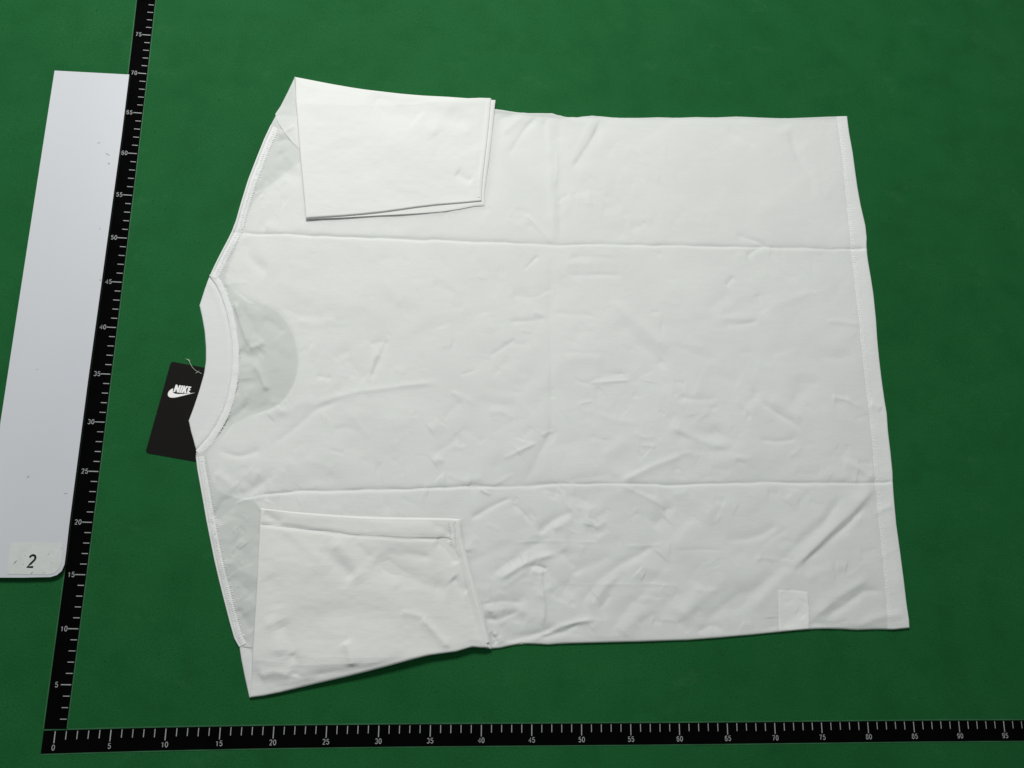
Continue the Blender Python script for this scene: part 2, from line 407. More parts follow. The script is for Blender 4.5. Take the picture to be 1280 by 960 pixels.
# ------------------------------------------------------------------ t-shirt outlines (all measured on the table)
NECK = [(262,346),(270,356),(277,370),(283,388),(288,410),(291,432),(291.5,452),(290,474),(286,496),(280,514),(271,532),(260,548),(250,559),(245.5,563)]
SH_T = [(345,145),(338,158),(330,175),(320,200),(310,226),(301,255),(293,283),(285,300),(276,317),(269,331),(262,346)]
SH_B = [(245.5,563),(245,572),(247,588),(250,605),(254,627),(258,650),(263,675),(268,700),(274,726),(280,750),(287,777),(293,798),(299,809)]
TOP = [(345,145),(420,148),(520,146),(600,139),(619,137),(628,138),(640,140),(655,142),(675,142),(690,142.3),(700,145.5),(715,148.3),(728,146.3),(740,145.3),(752,146.3),(770,148),(800,148),(822,147.2),(845,148),(870,147),(890,147.6),(920,146.3),(950,147.6),(980,148.5),(1005,147.6),(1035,146.3),(1058,146)]
RIGHT = [(1058,146),(1059,155),(1061,170),(1065,192),(1068,215),(1071,236),(1075,258),(1081,284),(1082.5,298),(1082.3,312),(1084,326),(1088,350),(1091,370),(1094,400),(1095.5,425),(1098,450),(1101,475),(1104.5,500),(1107.5,518),(1109,540),(1112,565),(1114.5,590),(1115,603),(1116,620),(1119,655),(1124,690),(1128,722),(1132,755),(1135,775),(1135.5,785)]
BOT = [(299,809),(380,818),(480,814),(560,812),(597,808),(612,811),(625,810),(640,806.5),(652,804.5),(668,804.8),(685,806),(700,804.5),(720,804),(760,803),(800,802),(830,801),(860,800),(900,797),(940,793.5),(975,790),(1000,787.5),(1020,786),(1045,786),(1070,787.5),(1095,786.5),(1115,787),(1135.5,785)]
OUTLINE = SH_T + NECK[1:] + SH_B[1:] + BOT[1:] + RIGHT[::-1][1:] + TOP[::-1][1:-1]

CR = [
 # three folds from being packed
 ([(290,291),(320,293.5),(360,293),(400,296),(470,299),(560,302),(640,305),(700,308),(760,307),(860,308),(930,310),(1000,311),(1060,312.5),(1084,312)], -0.45, 3.2, 1.8, 'full'),
 ([(290,291),(320,293.5),(360,293),(400,296),(470,299),(560,302),(640,305),(700,308),(760,307),(860,308),(930,310),(1000,311),(1060,312.5),(1084,312)], -0.3, 1.3, 1.0, 'full'),
 ([(283,629),(330,618),(380,614),(440,613.5),(540,611),(600,608),(640,609),(695,605),(775,605),(840,607),(950,603),(1000,604),(1090,604.5),(1116,602)], -0.5, 4.0, 2.0, 'full'),
 ([(283,629),(330,618),(380,614),(440,613.5),(540,611),(600,608),(640,609),(695,605),(775,605),(840,607),(950,603),(1000,604),(1090,604.5),(1116,602)], -0.4, 1.4, 1.0, 'full'),
 ([(322,383),(345,388),(358,402),(367,420),(372,440),(373.5,456),(370,474),(363,490),(352,504),(335,513)], -0.3, 2.2, 9, 'full'),
 ([(684,150),(686,200),(690,260),(692,306)], 0.45, 6, 4), ([(697,150),(698,200),(699,260),(700,306)], -0.3, 5, 5),
 ([(689,312),(688,360),(687,420),(688,470),(688,540),(691,603)], -0.24, 5, 3),
 ([(692,612),(700,700),(704,790)], 0.10, 6, 6),
 # neck and shoulder side
 ([(390,508),(420,497),(450,490),(500,484),(550,479)], 0.55, 3.5, 3), ([(335,558),(355,547),(376,530),(395,512),(425,501)], -0.55, 5, 4),
 ([(485,425),(480,438),(472,455),(464,476)], -0.6, 4, 3), ([(462,432),(473,428),(486,430)], -0.35, 3), ([(476,440),(466,452),(462,468)], 0.4, 4),
 ([(455,385),(455,410),(458,432)], -0.35, 8), ([(434,448),(446,466),(458,476)], -0.3, 6), ([(396,470),(408,472),(416,474)], -0.3, 2.5), ([(418,450),(430,441),(440,440)], -.3, 5),
 ([(305,300),(311,318),(320,333),(337,342)], -0.8, 7, 5), ([(322,300),(328,320),(342,336)], .3, 7), ([(288,359),(302,370),(316,382),(330,383)], -0.45, 3, 2.5),
 ([(345,350),(368,362),(392,378)], .3, 8), ([(350,385),(385,398),(402,394)], -.3, 5), ([(370,400),(395,408),(420,400)],.25,5),
 ([(294,378),(302,406),(312,434)], 0.85, 3, 3), ([(312,436),(322,434),(332,428)], .6, 3), ([(300,438),(316,448),(332,440)], -.7, 6), ([(300,382),(312,400),(322,424)], -.5, 6), ([(292,470),(290,490),(280,512)], -.6, 4),
 ([(316,455),(326,466),(335,490)], 0.7, 4), ([(305,500),(296,490),(292,470)], -.35, 5), ([(268,552),(276,534),(295,520),(312,505)], -0.5, 4),
 ([(340,425),(352,430),(366,444)], .25, 5), ([(280,498),(300,495),(322,500)], .3, 5), ([(345,520),(370,508),(395,500)], .3,5),
 ([(273,562),(300,572),(328,563)], -0.45, 5, 4), ([(268,592),(284,600),(296,612)], 0.6, 5), ([(266,646),(285,633),(300,622),(330,603),(350,588)], -0.75, 7, 6),
 ([(292,630),(312,622),(335,618)], 0.55, 3), ([(268,650),(280,640),(290,628)], -.6, 5), ([(330,605),(350,592),(370,575)], .45, 7), ([(360,608),(400,600),(440,605)], -.3, 8),
 ([(268,640),(274,646),(280,655)], -.5,3), ([(262,600),(268,620),(272,640)],.3,4), ([(290,675),(305,690),(318,705)], -.3, 8), ([(290,720),(305,735),(318,745)], -.35, 7), ([(298,760),(306,775),(316,790)], -.5,5), ([(285,700),(300,712),(316,722)], .3,6),
 ([(472,578),(474,600),(477,622),(488,645)], -0.4, 6, 4), ([(450,575),(470,580),(478,586)], -.2, 5), ([(425,560),(460,563),(500,565)], -.15, 8),
 ([(350,165),(362,152),(371,145)], -.5, 3), ([(348,172),(358,166),(370,160)], .4, 3), ([(345,180),(355,176),(366,176)], -.4, 3), ([(352,195),(362,200),(372,215)], .35, 5),
 ([(318,252),(330,232),(350,222),(372,214)], -.45, 6), ([(350,190),(358,205),(352,220)], -.4, 6), ([(300,268),(296,285),(300,300)], -.3, 8),
 # middle
 ([(628,574),(650,564),(670,554)], 0.42, 2.5), ([(692,532),(682,553),(670,575),(655,606)], -0.55, 5, 4), ([(676,545),(684,541),(692,539)], .35, 2),
 ([(604,613),(625,603),(642,593)], 0.4, 3), ([(600,611),(606,615),(614,618)], .45, 2), ([(588,649),(615,633),(640,622)], -0.5, 3.5, 2.5),
 ([(695,607),(705,623),(714,641)], 0.5, 2, 2.5), ([(773,604),(808,586),(852,569)], 0.75, 3.5, 5), ([(773,606),(805,621),(832,637)], 0.55, 4, 3), ([(700,600),(745,596),(780,600)], -.3, 5),
 ([(722,507),(730,504),(740,502)], .4, 2), ([(733,480),(760,478),(790,476)], .35, 2), ([(715,475),(730,479),(745,482)], -.25, 2), ([(540,570),(560,556),(575,546)], -.3, 5), ([(565,556),(575,560),(582,556)], .25, 3),
 ([(610,515),(630,515),(642,525)], .25, 4), ([(595,500),(620,505),(650,510)], -.2, 5), ([(690,485),(689,500)], -.3, 3), ([(745,515),(760,525),(800,530)], .2, 4), ([(745,560),(745,540),(730,525)], .2, 5), ([(790,540),(805,548),(820,545)], .3, 2.5), ([(800,557),(820,558)], .3, 2), ([(680,470),(640,488),(600,488)], -.2, 8),
 ([(655,338),(663,330),(672,321)], -0.4, 2.2), ([(638,368),(665,374),(692,361)], -0.3, 4, 3), ([(630,365),(655,371),(690,368)], .25, 4), ([(636,404),(665,402),(688,396)], -0.35, 3), ([(664,391),(676,394),(686,398)], .3, 3),
 ([(708,345),(740,345),(780,346)], -0.28, 3), ([(708,324),(730,322),(775,326)], -0.22, 3), ([(705,333),(725,330),(740,334)], .3, 5), ([(650,414),(664,415)], .4, 2), ([(612,446),(628,436),(645,424)], -.25, 3), ([(585,315),(605,338),(628,362)], -.25, 9),
 ([(690,393),(720,394),(745,396)], -.2, 3), ([(540,345),(555,352),(580,368)], .15, 6), ([(480,350),(492,372),(505,382)], .2, 5), ([(700,441),(730,443),(760,442)], -.15, 3), ([(730,480),(760,470),(790,468)], -.2, 3), ([(575,470),(595,463),(590,462)], -.2, 2),
 # right half
 ([(835,532),(868,549),(910,563)], 0.6, 6, 4), ([(860,560),(885,566),(915,562)], -.35, 5), ([(943,478),(941,492),(950,502),(975,520),(1002,538)], -0.5, 4, 3.5), ([(960,500),(985,512),(1000,528)], .3, 5),
 ([(948,550),(975,553),(997,548)], -0.45, 3.5, 2.5), ([(982,507),(1003,490),(1022,474)], -.35, 6), ([(1038,496),(1058,502),(1076,511)], 0.45, 3), ([(1052,574),(1072,586),(1092,601)], 0.45, 4), ([(1030,565),(1060,590),(1085,602)], -.25, 6),
 ([(845,497),(870,500),(896,499)], -0.4, 4), ([(885,512),(898,508)], -.35, 2.5), ([(842,478),(856,481)], -.25, 3), ([(880,468),(905,470),(925,482)], -.3, 6), ([(820,495),(850,488),(880,492)], .2, 8),
 ([(918,295),(942,302),(960,311)], -0.5, 3, 2.5), ([(931,323),(940,315),(952,311)], -.4, 2.5), ([(906,359),(912,351),(917,347)], -.4, 2.5), ([(762,376),(798,408),(835,437)], 0.55, 8), ([(770,402),(800,430),(832,462)], -0.5, 8),
 ([(880,390),(900,376),(915,368)], -.3, 6), ([(903,405),(925,406),(948,402)], -.35, 4), ([(890,400),(910,398),(945,400)], .25, 4), ([(955,388),(985,376),(1015,366)], .3, 6), ([(1030,403),(1050,403),(1074,409)], .4, 3), ([(945,368),(948,380),(955,392)], -.25, 5), ([(812,391),(825,391)], -.2, 2.5),
 ([(984,165),(990,182),(999,204),(1012,222),(1015,248)], -0.45, 5, 4), ([(1000,180),(1015,200),(1020,225)], .2, 7), ([(1033,245),(1048,262),(1055,290)], -.3, 8), ([(1040,150),(1030,170),(1035,190)], -.15, 6), ([(945,158),(965,160),(985,158)], -.2, 3), ([(905,165),(925,172),(945,182)], -.2, 4),
 ([(980,540),(1010,530),(1045,545)], .15, 9), ([(840,430),(870,445),(900,452)], -.2, 5), ([(835,425),(865,432),(890,440)], .15, 5),
 # upper middle
 ([(670,148),(655,163),(643,183),(636,196)], -0.6, 4, 3), ([(655,146),(640,158),(628,168)], .5, 5), ([(649,143),(635,146),(621,152)], -0.6, 3), ([(752,150),(738,178),(722,202),(713,214)], -0.75, 7, 2.5), ([(742,150),(725,180),(712,208)], .25, 4),
 ([(680,150),(681,170),(685,192)], -0.5, 2.5, 4), ([(695,256),(702,249),(712,244)], -0.45, 2.5), ([(712,246),(735,240),(760,238)], -.2, 3), ([(655,270),(673,288),(690,307)], .42, 3), ([(770,225),(765,240),(755,252)], -.2, 5), ([(620,262),(640,275),(660,285)],.15,8),
 ([(788,288),(800,283),(808,279)], -.2, 4), ([(775,270),(790,268)], -.15, 3), ([(628,140),(621,180),(614,225),(612,258)], -0.5, 9, 9), ([(704,146),(697,160),(700,178)], -.25, 4), ([(695,190),(696,210),(693,235)], .2, 2),
 ([(705,150),(720,154),(740,150)],.2,4),
 # lower middle
 ([(672,668),(684,656),(697,647),(714,641)], -0.85, 6, 4), ([(690,662),(706,654),(716,648)], .5, 5), ([(716,655),(711,676),(713,698)], -.35, 5), ([(610,722),(640,699),(668,681),(690,672)], -0.7, 6, 5), ([(622,726),(648,708),(672,697),(696,692)], 0.95, 4.5, 4),
 ([(625,736),(645,722),(660,712)], .35, 4), ([(660,709),(672,707),(684,712)], -.6, 2.5), ([(664,713),(672,716),(680,715)], .5, 2.5), ([(674,714),(676,735),(680,757),(678,782)], 0.65, 2.2, 3.2), ([(708,722),(716,716),(738,706),(765,694)], -.55, 6), ([(715,712),(716,690),(720,672)], -.25, 5),
 ([(722,768),(728,750),(748,724),(775,705),(800,693),(822,676)], -0.7, 7, 5), ([(735,760),(758,730),(775,718)], .5, 6), ([(757,775),(752,755),(764,735),(780,715)], -.35, 5), ([(630,801),(652,796),(672,792),(695,782)], -0.95, 4, 3), ([(654,805),(676,796),(700,783),(720,777),(745,774)], 0.8, 3.5), ([(672,797),(702,791),(725,778)], -.7, 3),
 ([(758,798),(768,780),(785,758),(810,735),(835,720)], -.5, 8, 6), ([(775,795),(790,775),(808,760)], .45, 8), ([(795,745),(830,710),(842,680)], -.3, 7), ([(845,735),(830,760),(815,775)], -.5, 8), ([(845,770),(862,752),(875,730)], .4, 8),
 ([(598,755),(625,752),(655,753)], -0.55, 4, 3), ([(604,772),(618,776),(634,770),(650,762)], -0.65, 4, 3), ([(603,763),(620,762),(640,762)], .5, 4), ([(612,790),(620,800),(616,808)], -.8, 3), ([(622,796),(626,804)], .5, 4), ([(606,800),(612,793),(622,792)], .5,3),
 ([(640,678),(690,676),(750,679)], .2, 2), ([(780,682),(810,682),(830,680)], .18, 2), ([(690,731),(730,730),(850,731)], .18, 2), ([(842,688),(870,687),(905,688)], -.2, 2), ([(690,728),(710,735),(740,728)], -.3, 5), ([(715,602),(716,620)], .2, 3),
 ([(730,660),(735,640),(745,630)], .3, 6), ([(750,625),(775,615),(800,628)], .2, 7), ([(730,663),(740,668),(760,665)], -.3, 4), ([(815,660),(830,645),(840,632)], -.5, 8), ([(845,690),(855,665),(870,650)], .35, 8), ([(785,650),(800,642),(790,636)], .25, 6), ([(828,640),(842,636)], -.35, 5), ([(575,700),(600,690),(640,668)],.2,5), ([(625,672),(650,662),(670,652)],-.15,6),
 # lower right, long diagonal pulls
 ([(1090,609),(1062,640),(1036,664),(1008,692),(985,713)], 1.35, 4.5, 8), ([(1082,630),(1056,658),(1030,680),(1000,706)], -.75, 4, 4),
 ([(1052,618),(1030,652),(998,679),(965,706)], -0.65, 6, 7), ([(1030,640),(1000,664),(972,694)], .35, 6), ([(905,674),(932,674),(952,668),(972,656)], -0.55, 6, 4), ([(975,712),(950,732),(925,752),(905,770)], -1.0, 9, 7), ([(1002,708),(975,722),(955,742),(940,762)], .8, 8, 7),
 ([(845,775),(876,748),(908,722)], .8, 9), ([(878,778),(905,757),(935,738)], -.7, 8), ([(900,628),(885,640),(895,655)], .3, 6), ([(890,625),(910,628)], -.3, 3), ([(940,700),(955,698),(975,700)], .3, 2.5), ([(960,712),(980,708),(1000,715)], -.4, 5), ([(942,690),(960,675),(985,660)], -.3,5),
 ([(1012,772),(1046,745),(1086,722)], 0.95, 7, 4), ([(1028,772),(1058,754),(1078,738),(1104,738)], -0.9, 5), ([(1062,787),(1092,772),(1130,767)], 0.7, 5), ([(1008,779),(1036,781),(1060,775)], -.7, 4), ([(1004,726),(1018,716),(1040,708)], .35, 6), ([(1000,705),(1020,707),(1035,712)], -.25, 5),
 ([(1090,645),(1100,637),(1114,633)], .4, 3), ([(1095,700),(1108,690),(1122,686)], .2, 4), ([(985,735),(972,738),(970,760)], .2,3), ([(1085,505),(1100,512)], .3, 3), ([(870,790),(890,780),(905,786)], -.4, 4), ([(848,775),(860,790)], -.2,5),
]
EDGE = 0.0003
_r = np.random.RandomState(5); SMALL = []
def small_crease(cx, cy, amp, lmin=8, lmax=46):
    # handling marks: short, mostly level or leaning like the long pulls
    ang = math.radians(_r.choice([_r.normal(2, 12), _r.normal(-38, 16), _r.normal(28, 14), _r.uniform(-90, 90)], p=[.42, .3, .16, .12]))
    l = _r.uniform(lmin, lmax) * (0.6 + 0.4 * _r.rand()); bend = _r.normal(0, .10) * l; n = []
    for t in (-1, 0, 1):
        n.append((cx + math.cos(ang) * l / 2 * t - math.sin(ang) * bend * (1 - t * t), cy + math.sin(ang) * l / 2 * t + math.cos(ang) * bend * (1 - t * t)))
    w0 = _r.uniform(2.2, 6.5); SMALL.append((n, _r.choice([-1, 1], p=[.6, .4]) * amp * _r.uniform(.3, 1) * (w0 / 3) ** .8, w0, w0 * _r.uniform(.6, 1.8)))
for _ in range(520):
    cx, cy = _r.uniform(262, 1085), _r.uniform(158, 800)
    f = 0.42 + 0.58 * min(1, max(0, (cy - 300) / 300)); f *= 0.7 + 0.3 * (abs(cx - 690) < 160)
    if cx < 350: f = 0.8
    small_crease(cx, cy, 0.60 * f)
for _ in range(90):      # broad soft waves where the cloth does not lie quite flat
    cx, cy = _r.uniform(290, 1070), _r.uniform(170, 790); k0 = len(SMALL); small_crease(cx, cy, 0.0, 60, 170)
    n, a_, w0, w1 = SMALL[k0]; w0 = _r.uniform(7, 15); SMALL[k0] = (n, _r.choice([-1, 1]) * _r.uniform(.25, .75) * (0.5 + 0.5 * (cy > 450)), w0, w0 * _r.uniform(.5, 1.2))
for _ in range(10):      # loose single layer over the neck opening
    k0 = len(SMALL); small_crease(_r.uniform(298, 368), _r.uniform(385, 520), 0.0, 18, 55); n, a_, w0, w1 = SMALL[k0]; w0 = _r.uniform(4, 9); SMALL[k0] = (n, _r.choice([-1, 1]) * _r.uniform(.5, 1.1), w0, w0 * _r.uniform(.7, 1.6))
SMALL.append(([(285,372),(298,400),(304,440),(303,480),(294,515),(276,545)], -0.9, 7, 6))
for _ in range(26): small_crease(_r.uniform(615, 760), _r.uniform(640, 800), 0.7, 15, 60)
for _ in range(22): small_crease(_r.uniform(262, 340), _r.uniform(570, 780), 0.6, 10, 30)
for _ in range(16): small_crease(_r.uniform(300, 372), _r.uniform(160, 290), 0.5, 10, 30)
def wrinkle(x, y):
    z = creases(x, y, CR, 2.1) * (1 - 0.15 * np.clip((x - 780) / 150, 0, 1) * np.clip((y - 610) / 60, 0, 1))
    a, b = rot2(x, y, 28); n = vnoise(a / 95, b / 60, 5, 1) * 0.9 + vnoise(a / 46, b / 28, 50, 12) * 0.42
    a, b = rot2(x, y, -35); n2 = vnoise(a / 34, b / 17, 9, 31) * 0.16
    z = z + creases(x, y, SMALL, 1.0)
    fine = vnoise(x / 11, y / 5.0, 21, 40) * 0.055 + vnoise(x / 5.5, y / 3.2, 61, 4) * 0.022
    return z + 0.001 * (n * 1.7 + n2 * 2.6 + fine * 1.3)
def curl(d, r): 
    q = np.clip(d / r, 0, 1); return np.sqrt(np.clip(1 - (1 - q) ** 2, 0, 1))
def z_body(x, y):
    d, _, _ = seg_dist(x, y, OUTLINE, True)
    soft = np.clip(d / 9, 0, 1); soft = 0.35 + 0.65 * soft * soft * (3 - 2 * soft)
    dm = 0.0030 + wrinkle(x, y) * soft
    m = (x > 955) & (x < 1025) & (y > 725)
    if m.any():
        dl, _, _ = seg_dist(x[m], y[m], [(971,738),(990,738),(1007,740),(1009,760),(1010,800),(973,800),(972,760)], True)
        dm[m] += 0.0004 * np.clip(np.where(inside(x[m], y[m], [(971,738),(990,738),(1007,740),(1009,760),(1010,800),(973,800),(972,760)]), dl, -dl) / 1.5 + .5, 0, 1)
    dm = np.where(dm < 0.0016, 0.0016 - 0.0008 * np.tanh((0.0016 - dm) / 0.0008), dm)
    # seams and hem raise the cloth
    return EDGE + np.maximum(dm, 0.0009) * curl(d, 2.2)
def inside(x, y, poly):
    p = np.asarray(poly, float); r = np.zeros(x.shape, bool)
    for i in range(len(p)):
        (x1, y1), (x2, y2) = p[i], p[(i + 1) % len(p)]
        if y1 == y2: continue
        c = ((y1 > y) != (y2 > y)) & (x < (x2 - x1) * (y - y1) / (y2 - y1) + x1); r ^= c
    return r

shirt = empty("t_shirt", tuple(at(690, 470)))
prop(shirt, label="white short-sleeved cotton t-shirt lying creased with both sleeves folded in", category="t-shirt")
OFF = np.array(shirt.location)
def part(name, me_fn, mat, parent=shirt, **k):
    o = link(name, me_fn, mat, parent); prop(o, **k); return o
def gm(name, P): return grid_mesh(name, P - OFF)

# upper (back) panel and the turned bottom hem, cut from the same sheet
NU, NV = 900, 680
G = coons(TOP, BOT, SH_T + NECK[1:] + SH_B[1:], RIGHT, NU, NV)
X, Y = G[..., 0], G[..., 1]
hem_line = [(1044,147),(1047,170),(1051,200),(1056,250),(1061,300),(1062,312),(1068,370),(1073,420),(1076,450),(1080,480),(1085,520),(1089,560),(1092,600),(1095,640),(1099,680),(1103,720),(1106,755),(1107,786)]
hl = smooth_line(hem_line, 200, 2)
hx = np.interp(Y, hl[:, 1], hl[:, 0])
Z = z_body(X, Y)
hd = X - hx
Z = Z + 0.0004 * np.clip(hd / 1.2, 0, 1) * np.clip(hd / 1.2, 0, 1) - 0.00022 * np.exp(-((hd - 2.5) / 1.3) ** 2)
P = put(X, Y, Z) - OFF
F = grid_faces(NV, NU); cx = hd.reshape(-1)[F].mean(1); V = P.reshape(-1, 3)
def sub(name, V, F):
    ids, inv = np.unique(F, return_inverse=True); V2 = V[ids]; F2 = inv.reshape(F.shape)
    return np_mesh(name, V2, up_faces(V2, F2))
bpn = part("back_panel", sub("back_panel", V, F[cx <= 0]), M_body)
bpn.data.materials.append(M_backed)   # where the sewn-in care label lies against the thin cloth
LABQ = [(971,738),(990,738),(1007,740),(1009,760),(1010,785),(972.5,787.5),(972,760)]
FC = F[cx <= 0]; fx_ = X.reshape(-1)[FC].mean(1); fy_ = Y.reshape(-1)[FC].mean(1)
mi = inside(fx_, fy_, LABQ).astype(np.int32); bpn.data.polygons.foreach_set("material_index", mi)
hem = part("bottom_hem", sub("bottom_hem", V, F[cx > 0]), M_hem)

# under (front) panel: seen through the thin cloth, with its deeper neckline
FN = [(372,214),(345,226),(322,246),(306,272),(300,296),(288,330),(280,352),(292,362),(310,380),(330,383),(345,388),(358,402),(367,420),(372,440),(373.5,456),(370,474),(363,490),(352,504),(335,513),(312,519),(292,530),(272,552),(258,566),(262,590),(270,612),(292,622),(322,628),(336,660),(338,720),(336,800)]
FT = [(372,214),(420,170),(520,150),(620,142),(700,149.5),(800,151),(920,150),(1054,150)]
FB = [(336,800),(420,806),(520,806),(612,805),(700,801),(800,799),(900,794),(1000,784),(1060,783),(1131,781)]
FR = [(1054,150),(1060,190),(1071,255),(1078,310),(1090,400),(1097,470),(1099,488),(1105,520),(1108,560),(1112,600),(1115,660),(1122,710),(1131,781)]
G2 = coons(FT, FB, FN, FR, 220, 200, 2)
z2 = 0.0007 + 0.00025 * vnoise(G2[..., 0] / 40, G2[..., 1] / 40, 4, 4)
part("front_panel", gm("front_panel", put(G2[..., 0], G2[..., 1], z2)), M_under)
# side turn-over seen as a paler strip along the top edge
def ribbon(name, line, o0, o1, zf, mat, parent, n=160, m=6, hump=0.0, **k):
    """strip along a photo polyline, offset o0..o1 to the right of travel"""
    q = smooth_line(line, n, 2); t = np.gradient(q, axis=0); t /= np.hypot(*t.T)[:, None]; nn = np.stack([-t[:, 1], t[:, 0]], 1)
    s = np.linspace(0, 1, m); 
    U = q[:, None] + nn[:, None] * (o0 + (o1 - o0) * s)[None, :, None]
    z = zf(U[..., 0], U[..., 1]) + hump * (np.sin(np.pi * s) ** 0.5)[None, :]
    return part(name, gm(name, put(U[..., 0], U[..., 1], z)), mat, parent, **k)
ribbon("side_fold", [(640,143),(700,149),(740,148),(800,150),(920,149),(980,151),(1050,149)], 0, 8, lambda x, y: 0.0011 + 0 * x, M_under, shirt)
# care label inside the side seam, showing through
lab = coons([(971,738),(990,738),(1007,740)], [(973,786),(990,784.5),(1010,783.5)], [(971,738),(972,760),(973,786)], [(1007,740),(1009,760),(1010,783.5)], 24, 30, 0)
part("care_label", gm("care_label", put(lab[..., 0], lab[..., 1], 0.0015 + 0 * lab[..., 0])), M_label)

# ribbed collar
COUT = [(262,346),(256,362),(249.5,382),(253,398),(256,415),(257.5,435),(257.5,452),(255,468),(249,489),(242,510),(236,526),(239,540),(242.5,552),(245.5,563)]
Cg = coons([(262,346),(262.2,346.3)], [(245.5,563),(245.8,563.2)], COUT, NECK, 40, 260, 2)
CP = COUT + NECK[::-1][1:-1]
xx, yy = Cg[..., 0], Cg[..., 1]
d, _, _ = seg_dist(xx, yy, COUT); dn, _, _ = seg_dist(xx, yy, NECK)
zc = EDGE + 0.0018 * curl(d, 2.0) + 0.0004 * vnoise(xx / 22, yy / 22, 8, 8) * np.clip(d / 5, 0, 1) - 0.0007 * np.exp(-(dn / 1.3) ** 2) + 0.0003 * np.exp(-((dn - 6) / 3.5) ** 2)
collar = part("collar", gm("collar", put(xx, yy, np.maximum(zc, EDGE))), M_rib)

def stitches(name, line, off, length, period, zf, parent, width=0.4, along=False, jit=0.6, lift=0.0002, start=0.02, stop=0.98):
    q = smooth_line(line, 600, 2); dd = np.r_[0, np.cumsum(np.hypot(*np.diff(q, axis=0).T))]
    t = np.gradient(q, axis=0); t /= np.hypot(*t.T)[:, None]
    V, F = [], []
    n = int(dd[-1] * (stop - start) / period)
    for i in range(n):
        s = dd[-1] * start + (i + 0.5 + random.uniform(-.12, .12)) * period; j = min(np.searchsorted(dd, s), len(q) - 1)
        T = t[j]; Nn = np.array([-T[1], T[0]]); c = q[j] + Nn * (off + random.uniform(-jit, jit))
        a = T if along else Nn + T * random.uniform(-.2, .35); b = Nn if along else T
        h = length * random.uniform(.45, 1.15) / 2; k = len(V)
        for (p, r) in ((-1, -1), (-.3, -1), (.3, -1), (1, -1), (1, 1), (.3, 1), (-.3, 1), (-1, 1)):
            V.append((*(c + a * h * p + b * width * r), 0.0 if abs(p) == 1 else 1.0))
        F += [(k, k + 1, k + 6, k + 7), (k + 1, k + 2, k + 5, k + 6), (k + 2, k + 3, k + 4, k + 5)]
    V = np.array(V); z = zf(V[:, 0], V[:, 1]) + lift * V[:, 2] + 0.00005
    W = put(V[:, 0], V[:, 1], z) - OFF
    return part(name, np_mesh(name, W, up_faces(W, np.array(F)), False), M_thread, parent, kind="stuff")
z_col = lambda x, y: 0.0021 + 0 * x
tape_r = ribbon("neck_tape", NECK, -0.5, -8.5, lambda x, y: z_body(x + 0, y) * 0 + 0.0030 + 0.0003 * vnoise(x / 7, y / 5, 2, 2), M_hem, collar, 240, 8, 0.0006)
stitches("neck_stitching", NECK, 3.4, 2.8, 2.5, z_col, collar)
stitches("neck_stitching", NECK, -8.4, 2.4, 2.5, lambda x, y: 0.0035 + 0 * x, collar)

# shoulder seams
for line, sgn, lab_ in ((SH_T[1:], -1, None), (SH_B[1:], -1, None)):
    s = ribbon("shoulder_seam", line, sgn * 4.2, sgn * 11.5, lambda x, y: z_body(x, y) + 0.0001 + 0.0002 * vnoise(x / 6, y / 6, 2, 2), M_hem, shirt, 240, 8, 0.0007)
    ribbon("piping", line, sgn * 0.5, sgn * 3.4, lambda x, y: np.maximum(z_body(x, y), 0.0012) + 0.0001, M_hem, s, 240, 6, 0.0006)
    stitches("shoulder_stitching", line, sgn * 12.2, 3.2 if line is SH_T[1:] or line[0][1] < 400 else 4.6, 2.5, lambda x, y: z_body(x, y) + 0.0004, s)
    stitches("shoulder_stitching", line, sgn * 8.0, 2.6, 2.8, lambda x, y: z_body(x, y) + 0.0011, s)
hem_z = lambda x, y: z_body(x, y) + 0.0004
stitches("hem_stitching", hem_line, -4.2, 2.6, 3.0, hem_z, hem, lift=0.0002, width=.4)
stitches("hem_stitching", hem_line, -1.2, 1.6, 3.0, hem_z, hem, lift=0.00015, along=True, width=.4)

# ------------------------------------------------------------------ sleeves folded in over the body
def sleeve_patch(T, B, L, R, nu, nv, h0, cr, big=1.0, r=2.2, puff=None, seed=0):
    g = coons(T, B, L, R, nu, nv, 3); x, y = g[..., 0], g[..., 1]
    loop = list(T) + list(R)[1:] + list(B)[::-1][1:] + list(L)[::-1][1:-1]
    d, _, _ = seg_dist(x, y, loop, True)
    db, _, _ = seg_dist(x, y, OUTLINE, True); ins = inside(x, y, OUTLINE)
    sd = np.where(ins, db, -db); f = np.clip((sd + 42) / 42, 0, 1); f = f * f * (3 - 2 * f)
    floor = 0.0004 + 0.0040 * f
    a, b = rot2(x, y, 20)
    n = vnoise(a / 70, b / 50, 33 + seed, 7) * 0.9 + vnoise(a / 30, b / 22, 3 + seed, 70) * 0.28 + vnoise(x / 10, y / 6, 30, 7 + seed) * 0.08
    n = n * 0.0019 * big + creases(x, y, cr, 3.2)
    soft = np.clip(d / 10, 0, 1); soft = 0.3 + 0.7 * soft
    z = floor * (1 - soft) + soft * (0.0042 * np.clip(f + .2, 0, 1)) + 0
    z = z + np.maximum(h0 + n * soft, 0.0005) * curl(d, r)
    if puff is not None: z = z + puff(x, y) * curl(d, 4.5)
    return x, y, z
